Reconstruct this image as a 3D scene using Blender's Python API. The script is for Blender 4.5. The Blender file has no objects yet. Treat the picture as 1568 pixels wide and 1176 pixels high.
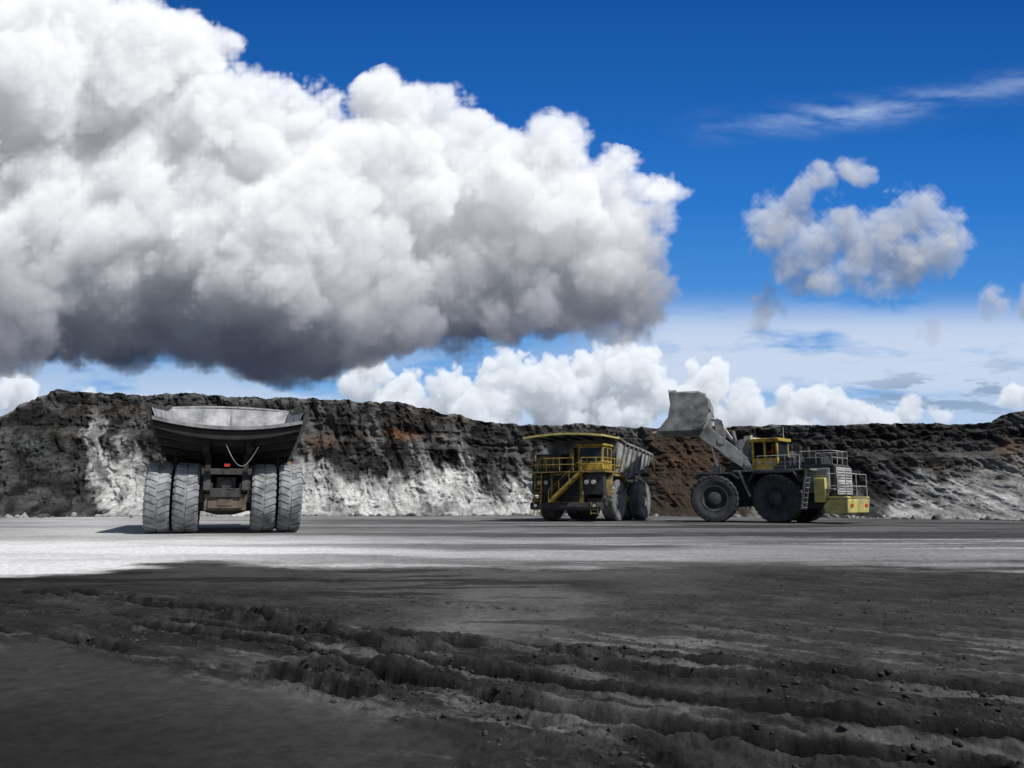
import bpy, bmesh, math, time
import numpy as np
from mathutils import Vector, Matrix
T0=time.time()
rng=np.random.default_rng(11)
F=1180.0; CH=1.55; PITCH=math.atan(180/F); cp,sp=math.cos(PITCH),math.sin(PITCH)
scene=bpy.context.scene
COL=scene.collection

# ------------------------------------------------------------------ noise
NT=64
TAB=rng.random(NT**3).astype(np.float32)
def vn3(x,y,z):
    xi=np.floor(x).astype(np.int32); yi=np.floor(y).astype(np.int32); zi=np.floor(z).astype(np.int32)
    fx=(x-xi).astype(np.float32); fy=(y-yi).astype(np.float32); fz=(z-zi).astype(np.float32)
    fx=fx*fx*(3-2*fx); fy=fy*fy*(3-2*fy); fz=fz*fz*(3-2*fz)
    x0=xi&63; x1=(xi+1)&63; y0=(yi&63)<<6; y1=((yi+1)&63)<<6; z0=(zi&63)<<12; z1=((zi+1)&63)<<12
    a=TAB[z0+y0+x0]; b=TAB[z0+y0+x1]; c=TAB[z0+y1+x0]; d=TAB[z0+y1+x1]
    lo=a+(b-a)*fx; lo=lo+((c+(d-c)*fx)-lo)*fy
    a=TAB[z1+y0+x0]; b=TAB[z1+y0+x1]; c=TAB[z1+y1+x0]; d=TAB[z1+y1+x1]
    hi=a+(b-a)*fx; hi=hi+((c+(d-c)*fx)-hi)*fy
    return lo+(hi-lo)*fz
def fbm(x,y,z=None,o=4,g=.5,rot=True):
    if z is None: z=np.zeros_like(x)
    s=0;a=1;t=0;k=1.0
    for i in range(o):
        if rot:
            c,sn=math.cos(.6*i+.4),math.sin(.6*i+.4)
        else: c,sn=1.0,0.0
        s=s+a*vn3((x*c-y*sn)*k+i*17.3,(x*sn+y*c)*k+i*5.1,z*k+i*9.7); t+=a; a*=g; k*=2.03
    return s/t
def sst(x,a,b):
    t=np.clip((x-a)/(b-a),0,1); return t*t*(3-2*t)

# ------------------------------------------------------------------ materials
def newmat(name):
    m=bpy.data.materials.new(name); m.use_nodes=True
    nt=m.node_tree; b=nt.nodes['Principled BSDF']; return m,nt,b
def mat_paint(name,c1,c2,scale=1.2,rough=.6,metal=0.0,bump=.1,lo=.35,hi=.65,bscale=14,dust=0,dustc=(.26,.25,.235)):
    m,nt,b=newmat(name)
    tc=nt.nodes.new('ShaderNodeTexCoord')
    n=nt.nodes.new('ShaderNodeTexNoise'); n.inputs['Scale'].default_value=scale; n.inputs['Detail'].default_value=8; n.inputs['Roughness'].default_value=.65
    r=nt.nodes.new('ShaderNodeValToRGB'); r.color_ramp.elements[0].position=lo; r.color_ramp.elements[1].position=hi
    r.color_ramp.elements[0].color=(*c1,1); r.color_ramp.elements[1].color=(*c2,1)
    nt.links.new(tc.outputs['Object'],n.inputs['Vector']); nt.links.new(n.outputs['Fac'],r.inputs['Fac'])
    colout=r.outputs['Color']
    if dust:
        nd=nt.nodes.new('ShaderNodeTexNoise'); nd.inputs['Scale'].default_value=scale*2.3; nd.inputs['Detail'].default_value=9; nd.inputs['Roughness'].default_value=.7
        mr=nt.nodes.new('ShaderNodeMapRange'); mr.inputs[1].default_value=.42; mr.inputs[2].default_value=.66; mr.inputs[3].default_value=dust*.25; mr.inputs[4].default_value=dust
        mx=nt.nodes.new('ShaderNodeMixRGB'); mx.inputs[2].default_value=(*dustc,1)
        nt.links.new(tc.outputs['Object'],nd.inputs['Vector']); nt.links.new(nd.outputs['Fac'],mr.inputs[0]); nt.links.new(mr.outputs[0],mx.inputs[0]); nt.links.new(colout,mx.inputs[1]); colout=mx.outputs[0]
    nt.links.new(colout,b.inputs['Base Color'])
    b.inputs['Roughness'].default_value=rough; b.inputs['Metallic'].default_value=metal
    n2=nt.nodes.new('ShaderNodeTexNoise'); n2.inputs['Scale'].default_value=bscale; n2.inputs['Detail'].default_value=5
    bp=nt.nodes.new('ShaderNodeBump'); bp.inputs['Strength'].default_value=bump; bp.inputs['Distance'].default_value=.05
    nt.links.new(tc.outputs['Object'],n2.inputs['Vector']); nt.links.new(n2.outputs['Fac'],bp.inputs['Height']); nt.links.new(bp.outputs['Normal'],b.inputs['Normal'])
    return m
def mat_attr(name,scale,bscale,bdist,bstr=.8,rough=.95,lo=.6,hi=1.35):
    m,nt,b=newmat(name)
    at=nt.nodes.new('ShaderNodeAttribute'); at.attribute_name='Col'
    g=nt.nodes.new('ShaderNodeNewGeometry')
    n=nt.nodes.new('ShaderNodeTexNoise'); n.inputs['Scale'].default_value=scale; n.inputs['Detail'].default_value=12; n.inputs['Roughness'].default_value=.75
    mr=nt.nodes.new('ShaderNodeMapRange'); mr.inputs[1].default_value=.3; mr.inputs[2].default_value=.7; mr.inputs[3].default_value=lo; mr.inputs[4].default_value=hi
    mx=nt.nodes.new('ShaderNodeVectorMath'); mx.operation='SCALE'
    nt.links.new(g.outputs['Position'],n.inputs['Vector']); nt.links.new(n.outputs['Fac'],mr.inputs[0])
    nt.links.new(at.outputs['Color'],mx.inputs[0]); nt.links.new(mr.outputs[0],mx.inputs['Scale']); nt.links.new(mx.outputs[0],b.inputs['Base Color'])
    n2=nt.nodes.new('ShaderNodeTexNoise'); n2.inputs['Scale'].default_value=bscale; n2.inputs['Detail'].default_value=12; n2.inputs['Roughness'].default_value=.75
    bp=nt.nodes.new('ShaderNodeBump'); bp.inputs['Strength'].default_value=bstr; bp.inputs['Distance'].default_value=bdist
    nt.links.new(g.outputs['Position'],n2.inputs['Vector']); nt.links.new(n2.outputs['Fac'],bp.inputs['Height']); nt.links.new(bp.outputs['Normal'],b.inputs['Normal'])
    b.inputs['Roughness'].default_value=rough; b.inputs['Specular IOR Level'].default_value=.15
    return m
M={}
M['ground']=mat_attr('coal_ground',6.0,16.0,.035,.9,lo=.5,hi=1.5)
M['wall']=mat_attr('highwall_rock',1.3,1.3,.6,1.0,lo=.5,hi=1.5)
M['tyre_dusty']=mat_paint('dusty_tyre_rubber',(.13,.135,.145),(.37,.38,.40),1.7,.95,bump=.3)
M['tyre_mid']=mat_paint('tyre_rubber',(.08,.082,.084),(.27,.27,.27),1.3,.9,bump=.3)
M['tyre_dark']=mat_paint('dark_tyre_rubber',(.018,.020,.024),(.07,.074,.08),1.3,.9,bump=.3)
M['steel_dark']=mat_paint('dark_greasy_steel',(.010,.010,.011),(.035,.035,.037),2.0,.7,dust=.18,dustc=(.2,.2,.2))
M['steel_black']=mat_paint('black_underside_steel',(.006,.006,.007),(.018,.018,.019),2.0,.85)
M['steel_grey']=mat_paint('grey_worn_steel',(.09,.095,.10),(.32,.325,.33),1.1,.8,bump=.25)
M['liner']=mat_paint('polished_body_liner',(.20,.205,.215),(.56,.565,.58),.9,.85,bump=.2)
M['yellow']=mat_paint('yellow_paint_dirty',(.10,.075,.02),(.66,.44,.03),1.9,.6,lo=.34,hi=.56,dust=.5,dustc=(.16,.145,.11))
M['yellow_dust']=mat_paint('yellow_paint_dusty',(.05,.045,.03),(.46,.32,.06),2.0,.75,lo=.38,hi=.62,dust=.5,dustc=(.10,.095,.085))
M['yellow_pale']=mat_paint('yellow_green_paint',(.38,.33,.10),(.74,.64,.10),1.7,.6,lo=.34,hi=.58,dust=.6,dustc=(.34,.33,.26))
M['white_grey']=mat_paint('pale_grey_paint',(.22,.22,.22),(.58,.58,.58),1.6,.7,lo=.35,hi=.6)
M['brown']=mat_paint('muddy_steel',(.05,.038,.028),(.17,.13,.10),2.2,.85)
M['glass']=mat_paint('cab_glass',(.012,.018,.022),(.03,.04,.045),1.0,.12,bump=0)
M['red']=mat_paint('red_lamp',(.35,.02,.015),(.5,.04,.03),2,.4,bump=0)
M['orange']=mat_paint('orange_workwear',(.6,.10,.02),(.75,.16,.03),3,.8)
M['skin']=mat_paint('skin',(.25,.13,.09),(.32,.18,.12),6,.6,bump=0)
M['chrome']=mat_paint('hydraulic_rod',(.4,.4,.42),(.6,.6,.62),3,.3,.8,bump=0)
M['lampglass']=mat_paint('headlamp_glass',(.5,.5,.48),(.7,.7,.68),3,.2,bump=0)
M['clod']=mat_paint('coal_clod',(.012,.012,.012),(.05,.048,.046),3,.95,bump=.6)
M['boulder']=mat_paint('fallen_rock',(.05,.05,.052),(.36,.355,.35),.35,.95,bump=.5)

# ------------------------------------------------------------------ mesh builder
class MB:
    def __init__(s): s.v=[]; s.f=[]
    def add(s,vs,fs):
        o=len(s.v); s.v+= [tuple(v) for v in vs]; s.f+=[tuple(i+o for i in f) for f in fs]; return s
    def box(s,x0,x1,y0,y1,z0,z1,rot=None):
        vs=[(x,y,z) for x in (x0,x1) for y in (y0,y1) for z in (z0,z1)]
        if rot is not None:
            c=Vector(((x0+x1)/2,(y0+y1)/2,(z0+z1)/2)); vs=[tuple(rot@(Vector(v)-c)+c) for v in vs]
        return s.add(vs,[(0,1,3,2),(4,6,7,5),(0,4,5,1),(2,3,7,6),(0,2,6,4),(1,5,7,3)])
    def cyl(s,p0,p1,r,r1=None,n=10):
        if r1 is None:r1=r
        p0=Vector(p0);p1=Vector(p1);d=(p1-p0).normalized()
        a=d.orthogonal().normalized(); b=d.cross(a)
        vs=[];
        for p,rr in((p0,r),(p1,r1)):
            for i in range(n):
                t=2*math.pi*i/n; vs.append(p+a*math.cos(t)*rr+b*math.sin(t)*rr)
        fs=[(i,(i+1)%n,n+(i+1)%n,n+i) for i in range(n)]+[tuple(range(n))[::-1],tuple(range(n,2*n))]
        return s.add(vs,fs)
    def beam(s,p0,p1,w,h):
        p0=Vector(p0);p1=Vector(p1);d=(p1-p0).normalized()
        up=Vector((0,0,1)) if abs(d.z)<.95 else Vector((0,1,0))
        a=d.cross(up).normalized(); b=a.cross(d)
        vs=[p+a*i*w/2+b*j*h/2 for p in(p0,p1) for i in(-1,1) for j in(-1,1)]
        return s.add(vs,[(0,1,3,2),(4,6,7,5),(0,4,5,1),(2,3,7,6),(0,2,6,4),(1,5,7,3)])
    def prism(s,poly,a0,a1,axis='x'):
        n=len(poly)
        def mk(a,p): return (a,p[0],p[1]) if axis=='x' else ((p[0],a,p[1]) if axis=='y' else (p[0],p[1],a))
        vs=[mk(a0,p) for p in poly]+[mk(a1,p) for p in poly]
        return s.add(vs,[(i,(i+1)%n,n+(i+1)%n,n+i) for i in range(n)]+[tuple(range(n)),tuple(range(n,2*n))[::-1]])
    def lathe(s,c,prof,n=48):
        vs=[];m=len(prof)
        for i in range(n):
            t=2*math.pi*i/n
            for (x,r) in prof: vs.append((c[0]+x,c[1]+r*math.cos(t),c[2]+r*math.sin(t)))
        fs=[(i*m+j,i*m+(j+1),((i+1)%n)*m+(j+1),((i+1)%n)*m+j) for i in range(n) for j in range(m-1)]
        return s.add(vs,fs)
    def rail(s,pts,h=1.0,r=.03,step=1.0):
        for a,b in zip(pts[:-1],pts[1:]):
            a=Vector(a);b=Vector(b);L=(b-a).length;k=max(1,int(round(L/step)))
            for i in range(k+1):
                p=a.lerp(b,i/k); s.cyl(p,p+Vector((0,0,h)),r,n=6)
            for hh in(h,h*.5): s.cyl(a+Vector((0,0,hh)),b+Vector((0,0,hh)),r,n=6)
        return s
    def build(s,name,mat,parent=None,bevel=0,smooth=True,ang=35):
        me=bpy.data.meshes.new(name); me.from_pydata(s.v,[],s.f); me.update()
        bm=bmesh.new(); bm.from_mesh(me); bmesh.ops.recalc_face_normals(bm,faces=bm.faces); bm.to_mesh(me); bm.free()
        ob=bpy.data.objects.new(name,me); COL.objects.link(ob); me.materials.append(M[mat] if isinstance(mat,str) else mat)
        if smooth:
            me.shade_smooth()
            try: me.set_sharp_from_angle(angle=math.radians(ang))
            except Exception: pass
        if bevel:
            b=ob.modifiers.new('bevel','BEVEL'); b.width=bevel; b.segments=2; b.limit_method='ANGLE'; b.angle_limit=math.radians(50)
        if parent is not None: ob.parent=parent
        return ob
def empty(name,loc,rz=0,parent=None,scale=1):
    e=bpy.data.objects.new(name,None); COL.objects.link(e); e.location=loc; e.rotation_euler=(0,0,rz); e.scale=(scale,)*3
    e.empty_display_size=1
    if parent is not None:e.parent=parent
    return e

def tyre(parent,name,c,D,W,mat,rimmat,side,lugs=30):
    R=D/2; m=MB(); Rt=R-.07
    prof=[(-.30*W,.50*R),(-.42*W,.56*R),(-.5*W,.72*R),(-.5*W,.84*R),(-.46*W,.93*R),(-.40*W,Rt),(-.2*W,Rt+.012),(0,Rt+.015),(.2*W,Rt+.012),(.40*W,Rt),(.46*W,.93*R),(.5*W,.84*R),(.5*W,.72*R),(.42*W,.56*R),(.30*W,.50*R)]
    m.lathe(c,prof,56)
    for sgn in(-1,1):
        for i in range(lugs):
            t=2*math.pi*(i+(.5 if sgn>0 else 0))/lugs; dt=2*math.pi/lugs*.33; sk=.10
            vs=[]
            for (xx,tt,r0,r1) in((.04,sk,Rt-.03,R-.01),(.40,0,Rt-.05,R-.02),(.515,0,.88*R,.925*R)):
                for q in(-1,1):
                    for rr in(r0,r1):
                        a=t+tt+q*dt; vs.append((c[0]+sgn*xx*W,c[1]+rr*math.cos(a),c[2]+rr*math.sin(a)))
            fs=[(0,1,3,2)]
            for k in(0,4): fs+= [(k,k+4,k+5,k+1),(k+2,k+3,k+7,k+6),(k+1,k+5,k+7,k+3),(k,k+2,k+6,k+4)]
            fs.append((8,10,11,9)); m.add(vs,fs)
    m.build(name,mat,parent,ang=30)
    r=MB(); s=side
    pr=[(s*.36*W,.57*R),(s*.44*W,.56*R),(s*.44*W,.51*R),(s*.30*W,.48*R),(s*.22*W,.42*R),(s*.22*W,.30*R),(s*.36*W,.27*R),(s*.40*W,.18*R),(s*.40*W,.0001)]
    r.lathe(c,pr,40)
    for i in range(16):
        a=2*math.pi*i/16; p=(c[0]+s*.22*W,c[1]+.36*R*math.cos(a),c[2]+.36*R*math.sin(a)); r.cyl(p,(p[0]+s*.06,p[1],p[2]),.04,n=6)
    if side: r.lathe(c,[(-s*.3*W,.52*R),(-s*.3*W,.0001)],24)
    r.build(name+'_rim',rimmat,parent)

SEC=[(-2.6,5.00,5.40,3.42,6.0,3.62),(-1.2,4.58,4.9,3.38,6.12,3.62),(1.5,3.8,4.0,3.15,6.35,3.6),(4.6,2.8,3.0,2.55,6.6,3.5),(5.2,3.0,3.15,2.6,6.7,3.48),(5.9,4.8,4.85,2.95,6.85,3.46),(6.7,6.9,6.88,3.40,7.0,3.45)]
def sec(y):
    ys=[s[0] for s in SEC]; return [float(np.interp(y,ys,[s[k] for s in SEC])) for k in range(6)]
def floorpts(s,dz=0,k=1.0):
    return [(u*s[3]*k, s[1]+(s[2]-s[1])*u*u+dz) for u in np.linspace(-1,1,13)]

def haul_truck(name,loc,rz,P):
    e=empty(name,loc,rz,scale=P.get('scale',1))
    T=P['tyre']; D=3.5
    for i,x in enumerate((-3.08,-1.8,1.8,3.08)):
        tyre(e,'rear_tyre_%d'%(i+1),(x,0,1.74),D,1.12,T,P['rim'],-1 if x<0 else 1)
    for i,x in enumerate((-2.85,2.85)):
        tyre(e,'front_tyre_%d'%(i+1),(x,6.35,1.74),D,1.12,T,P['rim'],-1 if x<0 else 1)
    ys=[-2.6,-1.9,-1.2,0,1.5,3,4.6,5.2,5.9,6.7]
    m=MB(); n=None
    for y in ys:
        s=sec(y); loop=[(-s[5],s[4])]+floorpts(s)+[(s[5],s[4])]; n=len(loop)
        m.v+=[(p[0],y,p[1]) for p in loop]
    for i in range(len(ys)-1):
        for j in range(n-1): m.f.append((i*n+j,i*n+j+1,(i+1)*n+j+1,(i+1)*n+j))
    o=m.build('body_shell',P['ext'],e)
    o.modifiers.new('s','SOLIDIFY').thickness=.05
    m=MB()
    for y in ys:
        s=sec(y); loop=[(-s[5]+.13,s[4])]+[(p[0]*.965,p[1]) for p in floorpts(s,.14)]+[(s[5]-.13,s[4])]
        m.v+=[(p[0],y+ (0 if y<5 else -.1),p[1]) for p in loop]
    for i in range(len(ys)-1):
        for j in range(n-1): m.f.append((i*n+j,i*n+j+1,(i+1)*n+j+1,(i+1)*n+j))
    m.build('body_liner',P['int'],e)
    m=MB()
    m.beam((0,5.35,3.8),(0,6.62,7.0),.1,.12); m.build('front_wall_seam','steel_grey',e)
    m=MB(); s=sec(-2.6); a=floorpts(s,.145); b=floorpts(s,-.02); m.prism(a+b[::-1],-2.66,-2.56,'y')
    m.build('tail_lip',P['lip'],e)
    m=MB()
    for sg in(-1,1):
        for y0,y1 in zip(ys[:-1],ys[1:]):
            s0,s1=sec(y0),sec(y1); m.beam((sg*(s0[5]-.03),y0,s0[4]+.03),(sg*(s1[5]-.03),y1,s1[4]+.03),.24,.2)
        for y in(-2.5,-1.5,-.4,.7,1.8,2.9,4.0,5.0):
            s=sec(y); m.beam((sg*(s[5]+.03),y,s[4]),(sg*(s[3]+.06),y,s[2]-.05),.22,.16)
    m.build('body_side_ribs',P['ribs'],e,bevel=.02)
    m=MB()
    for y in(-2.35,-1.5,-.5,.6,1.7,2.8,3.9):
        s=sec(y); a=floorpts(s,-.01); b=[(p[0]*.97,p[1]-.30-.12*(1-(p[0]/s[3])**2)) for p in floorpts(s)]
        m.prism(a+b[::-1],y-.13,y+.13,'y')
    for x in(-1.0,1.0):
        for y0,y1 in zip((-2.0,0,2),(0,2,4.5)):
            m.beam((x,y0,sec(y0)[1]-.45),(x,y1,sec(y1)[1]-.45),.3,.5)
    m.build('body_bolsters',P['under'],e,bevel=.02)
    m=MB()
    us=np.linspace(-1,1,11)
    top=[(u*3.45,7.17-.16*u*u) for u in us]; bot=[(u*3.45,7.07-.16*u*u) for u in us]
    m.prism(top+bot[::-1],6.55,10.7,'y'); m.build('canopy',P['int'] if P['dusty'] else P['ribs'],e)
    m=MB(); top=[(u*3.52,7.20-.25*u*u) for u in us]; bot=[(u*3.52,7.04-.25*u*u) for u in us]
    m.prism(top+bot[::-1],10.7,10.82,'y')
    for sg in(-1,1): m.beam((sg*3.5,6.6,6.93),(sg*3.5,10.75,6.91),.10,.14)
    m.build('canopy_edge',P['edge'],e,bevel=.02)
    m=MB()
    for x in(-2.6,-1.3,0,1.3,2.6): m.beam((x,6.8,6.93),(x,10.6,6.93),.16,.2)
    m.build('canopy_ribs',P['under'],e)
    m=MB()
    for sg in(-1,1):
        m.prism([(-1.7,2.1),(-1.5,2.9),(3,2.5),(6,2.3),(9.6,2.3),(9.6,1.5),(6,1.3),(3,1.4),(0,1.9)],sg*.72,sg*1.05)
    for y in(-1.4,.9,3.2,5.4,8.8): m.box(-.74,.74,y-.15,y+.2,1.75,2.2)
    m.build('chassis_frame',P['frame'],e,bevel=.03)
    m=MB(); m.lathe((0,0,1.74),[(-1.25,.0001),(-1.25,.55),(-.9,.72),(-.4,.85),(.4,.85),(.9,.72),(1.25,.55),(1.25,.0001)],32)
    m.cyl((-3.2,0,1.74),(3.2,0,1.74),.45,n=20)
    m.build('rear_axle_housing',P['frame'],e)
    m=MB(); m.box(-.98,.98,-1.35,-.75,1.12,1.92); m.box(-.8,.8,-1.43,-1.35,1.22,1.82); m.box(-.35,.35,-1.47,-1.43,1.35,1.7)
    m.build('rear_axle_cover',"brown",e,bevel=.04)
    m=MB(); m.box(-.45,.45,-1.25,-.95,2.05,2.75); m.box(-.95,-.62,-1.5,-1.1,2.0,2.45); m.box(.62,.95,-1.5,-1.1,2.0,2.45); m.cyl((0,-1.4,2.4),(0,-.9,2.4),.28,n=16)
    m.box(-1.15,1.15,-1.75,-1.5,2.85,3.15)
    m.build('rear_frame_block',P['frame'],e,bevel=.03)
    m=MB()
    for sg in(-1,1):
        m.cyl((sg*1.12,-1.1,1.5),(sg*1.12,-.9,2.6),.2,n=14); m.cyl((sg*1.12,-.9,2.6),(sg*1.1,-.85,3.3),.15,n=14)
        m.cyl((sg*1.35,3.4,1.6),(sg*1.35,1.9,3.5),.2,n=14)
    m.build('suspension_and_hoist_cylinders',P['frame'],e)
    m=MB()
    for sg in(-1,1): m.prism([(-1.9,3.0),(-1.3,3.9),(-.6,4.1),(-.5,2.6),(-1.5,2.6)],sg*.75,sg*1.0)
    m.build('body_pivot_brackets',P['under'],e,bevel=.02)
    m=MB(); m.box(-.13,.13,-1.82,-1.76,3.24,3.38); m.build('tail_lamp','red',e)
    m=MB(); prev=None
    for i in range(13):
        t=i/12; p=(-.1+1.5*t,-2.3,4.3-1.0*math.sin(math.pi*t)-.1*t)
        if prev:m.cyl(prev,p,.018,n=6)
        prev=p
    m.build('hanging_hose','steel_grey',e)
    m=MB()
    for x in(-2.44,2.44): m.beam((x,-.2,3.9),(x,-1.0,1.9),.10,.10)
    m.build('rock_ejectors',P['under'],e)
    m=MB(); m.cyl((-2.3,2.6,1.9),(-2.3,4.5,1.9),.62,n=24); m.cyl((2.3,2.6,1.9),(2.3,4.3,1.9),.55,n=24)
    m.build('side_tanks',P['paint'],e)
    m=MB(); m.box(-3.45,3.45,7.6,9.9,3.98,4.12); m.box(-3.45,-2.0,5.0,7.6,3.98,4.12); m.box(2.0,3.45,5.0,7.6,3.98,4.12)
    m.build('deck',P['paint'],e,bevel=.02)
    m=MB()
    for sg in(-1,1):
        m.prism([(4.5,3.3),(4.7,3.85),(8.0,3.95),(8.6,3.2),(8.75,2.2),(8.6,2.2),(8.35,3.1),(7.9,3.75),(4.9,3.68),(4.65,3.25)],sg*2.2,sg*3.45)
    m.build('front_fenders',P['paint'],e,bevel=.02)
    m=MB(); m.box(-1.45,1.45,9.2,9.85,1.5,3.95)
    m.build('radiator_housing',P['paint'],e,bevel=.04)
    m=MB(); m.box(-1.2,1.2,9.86,9.9,1.7,3.75)
    m.build('radiator_core','steel_black',e)
    m=MB()
    for z in np.arange(1.8,3.75,.22): m.box(-1.2,1.2,9.9,9.93,z,z+.05)
    m.build('radiator_slats',P['frame'],e)
    m=MB(); m.prism([(9.5,1.0),(9.5,1.55),(10.25,1.55),(10.35,1.2),(10.2,.95)],-3.1,3.1); m.box(-3.3,-1.7,9.0,9.5,1.3,1.9); m.box(1.7,3.3,9.0,9.5,1.3,1.9)
    m.build('front_bumper',P['frame'],e,bevel=.03)
    m=MB()
    for x in(-2.4,-1.8,1.8,2.4): m.cyl((x,9.85,3.2),(x,10.0,3.2),.17,n=14)
    for x in(-2.6,2.6): m.cyl((x,10.3,1.3),(x,10.4,1.3),.12,n=12)
    m.build('headlamps','lampglass',e)
    m=MB()
    for x0,x1 in((-3.2,-1.5),(1.5,3.2)): m.box(x0,x1,9.0,9.7,2.2,3.9)
    for x in(-2.4,-1.8,1.8,2.4): m.box(x-.25,x+.25,9.7,9.84,2.95,3.45)
    m.build('front_cabinets',P['frame'],e,bevel=.03)
    m=MB()
    m.beam((1.2,10.15,1.6),(-1.6,10.15,4.05),.06,.22); m.beam((1.2,10.75,1.6),(-1.6,10.75,4.05),.06,.22)
    for i in range(9):
        t=(i+.5)/9; x=1.2-2.8*t; z=1.6+2.45*t; m.box(x-.14,x+.14,10.15,10.75,z-.02,z+.03)
    for xx in(2.15,2.75): m.beam((xx,10.3,.55),(xx,10.0,4.1),.07,.12)
    for z in np.arange(.7,4.0,.33): m.cyl((2.15,10.3-.08*z,z),(2.75,10.3-.08*z,z),.035,n=6)
    m.build('access_stairs',P['bright'],e)
    m=MB()
    for q in(10.12,10.78):
        m.cyl((1.2,q,2.5),(-1.6,q,4.95),.03,n=6)
        for t in(0,.33,.66,1): m.cyl((1.2-2.8*t,q,1.6+2.45*t),(1.2-2.8*t,q,2.5+2.45*t),.025,n=6)
    for xx in(-2.9,-2.3): m.beam((xx,10.3,.6),(xx,10.3,1.6),.06,.1)
    for z in(.7,1.0,1.3): m.cyl((-2.9,10.3,z),(-2.3,10.3,z),.035,n=6)
    m.box(-2.2,2.9,9.9,10.8,3.98,4.06)
    m.build('stair_rails_and_platform',P['paint'],e)
    m=MB(); m.rail([(-3.4,5.2,4.12),(-3.4,9.9,4.12)],1.05,.028,1.3); m.rail([(3.4,5.2,4.12),(3.4,9.85,4.12),(1.4,10.75,4.1),(-1.0,10.75,4.1)],1.05,.028,1.1); m.rail([(-3.4,9.9,4.12),(-2.2,10.7,4.1),(-1.7,10.75,4.1)],1.05,.028,.8)
    m.build('handrails',P['bright'],e)
    m=MB(); m.prism([(7.3,4.14),(9.55,4.14),(9.55,4.9),(9.3,6.15),(7.3,6.15)],-3.1,-.9); m.prism([(7.15,6.15),(9.45,6.15),(9.55,6.2),(9.4,6.35),(7.15,6.35)],-3.2,-.8)
    m.build('cab',P['bright'],e,bevel=.05)
    m=MB(); 
    m.add([(-2.95,9.565,4.95),(-1.05,9.565,4.95),(-1.05,9.335,6.02),(-2.95,9.335,6.02),(-2.95,9.5,4.95),(-1.05,9.5,4.95),(-1.05,9.27,6.02),(-2.95,9.27,6.02)],[(0,1,2,3),(4,7,6,5),(0,4,5,1),(1,5,6,2),(2,6,7,3),(3,7,4,0)])
    for xa,xb in((-3.115,-3.09),(-.91,-.885)):
        m.prism([(8.45,5.0),(9.38,5.0),(9.2,6.0),(8.45,6.0)],xa,xb); m.prism([(7.5,5.0),(8.25,5.0),(8.25,6.0),(7.5,6.0)],xa,xb)
    m.build('cab_windows','glass',e)
    m=MB(); m.box(.6,3.0,7.5,9.3,4.14,5.6); m.box(-.6,.35,7.6,9.0,4.14,5.2)
    m.build('control_cabinet',P['frame'],e,bevel=.04)
    m=MB(); 
    for k in range(5): m.box(.8+.42*k,1.1+.42*k,9.3,9.33,4.4,5.4)
    for x in(-.4,3.2): m.cyl((x,9.6,4.2),(x,9.6,5.5),.03,n=6); m.box(x-.2,x+.2,9.55,9.6,5.2,5.9)
    m.build('cabinet_doors_and_mirrors',P['paint'],e)
    m=MB(); 
    for x in(-.2,.3): m.cyl((x,7.2,3.0),(x,7.2,6.2),.16,n=12)
    for x in (-1.9,2.9):m.cyl((x,9.75,4.9),(x,9.85,4.9),.14,n=12)
    m.build('exhausts_and_lamps','steel_dark',e)
    return e

sg_t1=dict(tyre='tyre_dusty',rim='tyre_dusty',ext='steel_black',int='liner',lip='steel_grey',ribs='steel_dark',under='steel_black',edge='steel_grey',frame='steel_dark',paint='yellow_dust',bright='yellow_dust',dusty=True)
haul_truck('haul_truck',(-14.55,39.6,0),math.radians(19.5),sg_t1)
sg_t2=dict(tyre='tyre_mid',rim='steel_grey',ext='steel_grey',int='liner',lip='steel_grey',ribs='steel_grey',under='steel_dark',edge='yellow_pale',frame='steel_dark',paint='yellow_dust',bright='yellow',dusty=False,scale=.95)
haul_truck('haul_truck',(8.5,69.2,0),math.radians(153),sg_t2)

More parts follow.
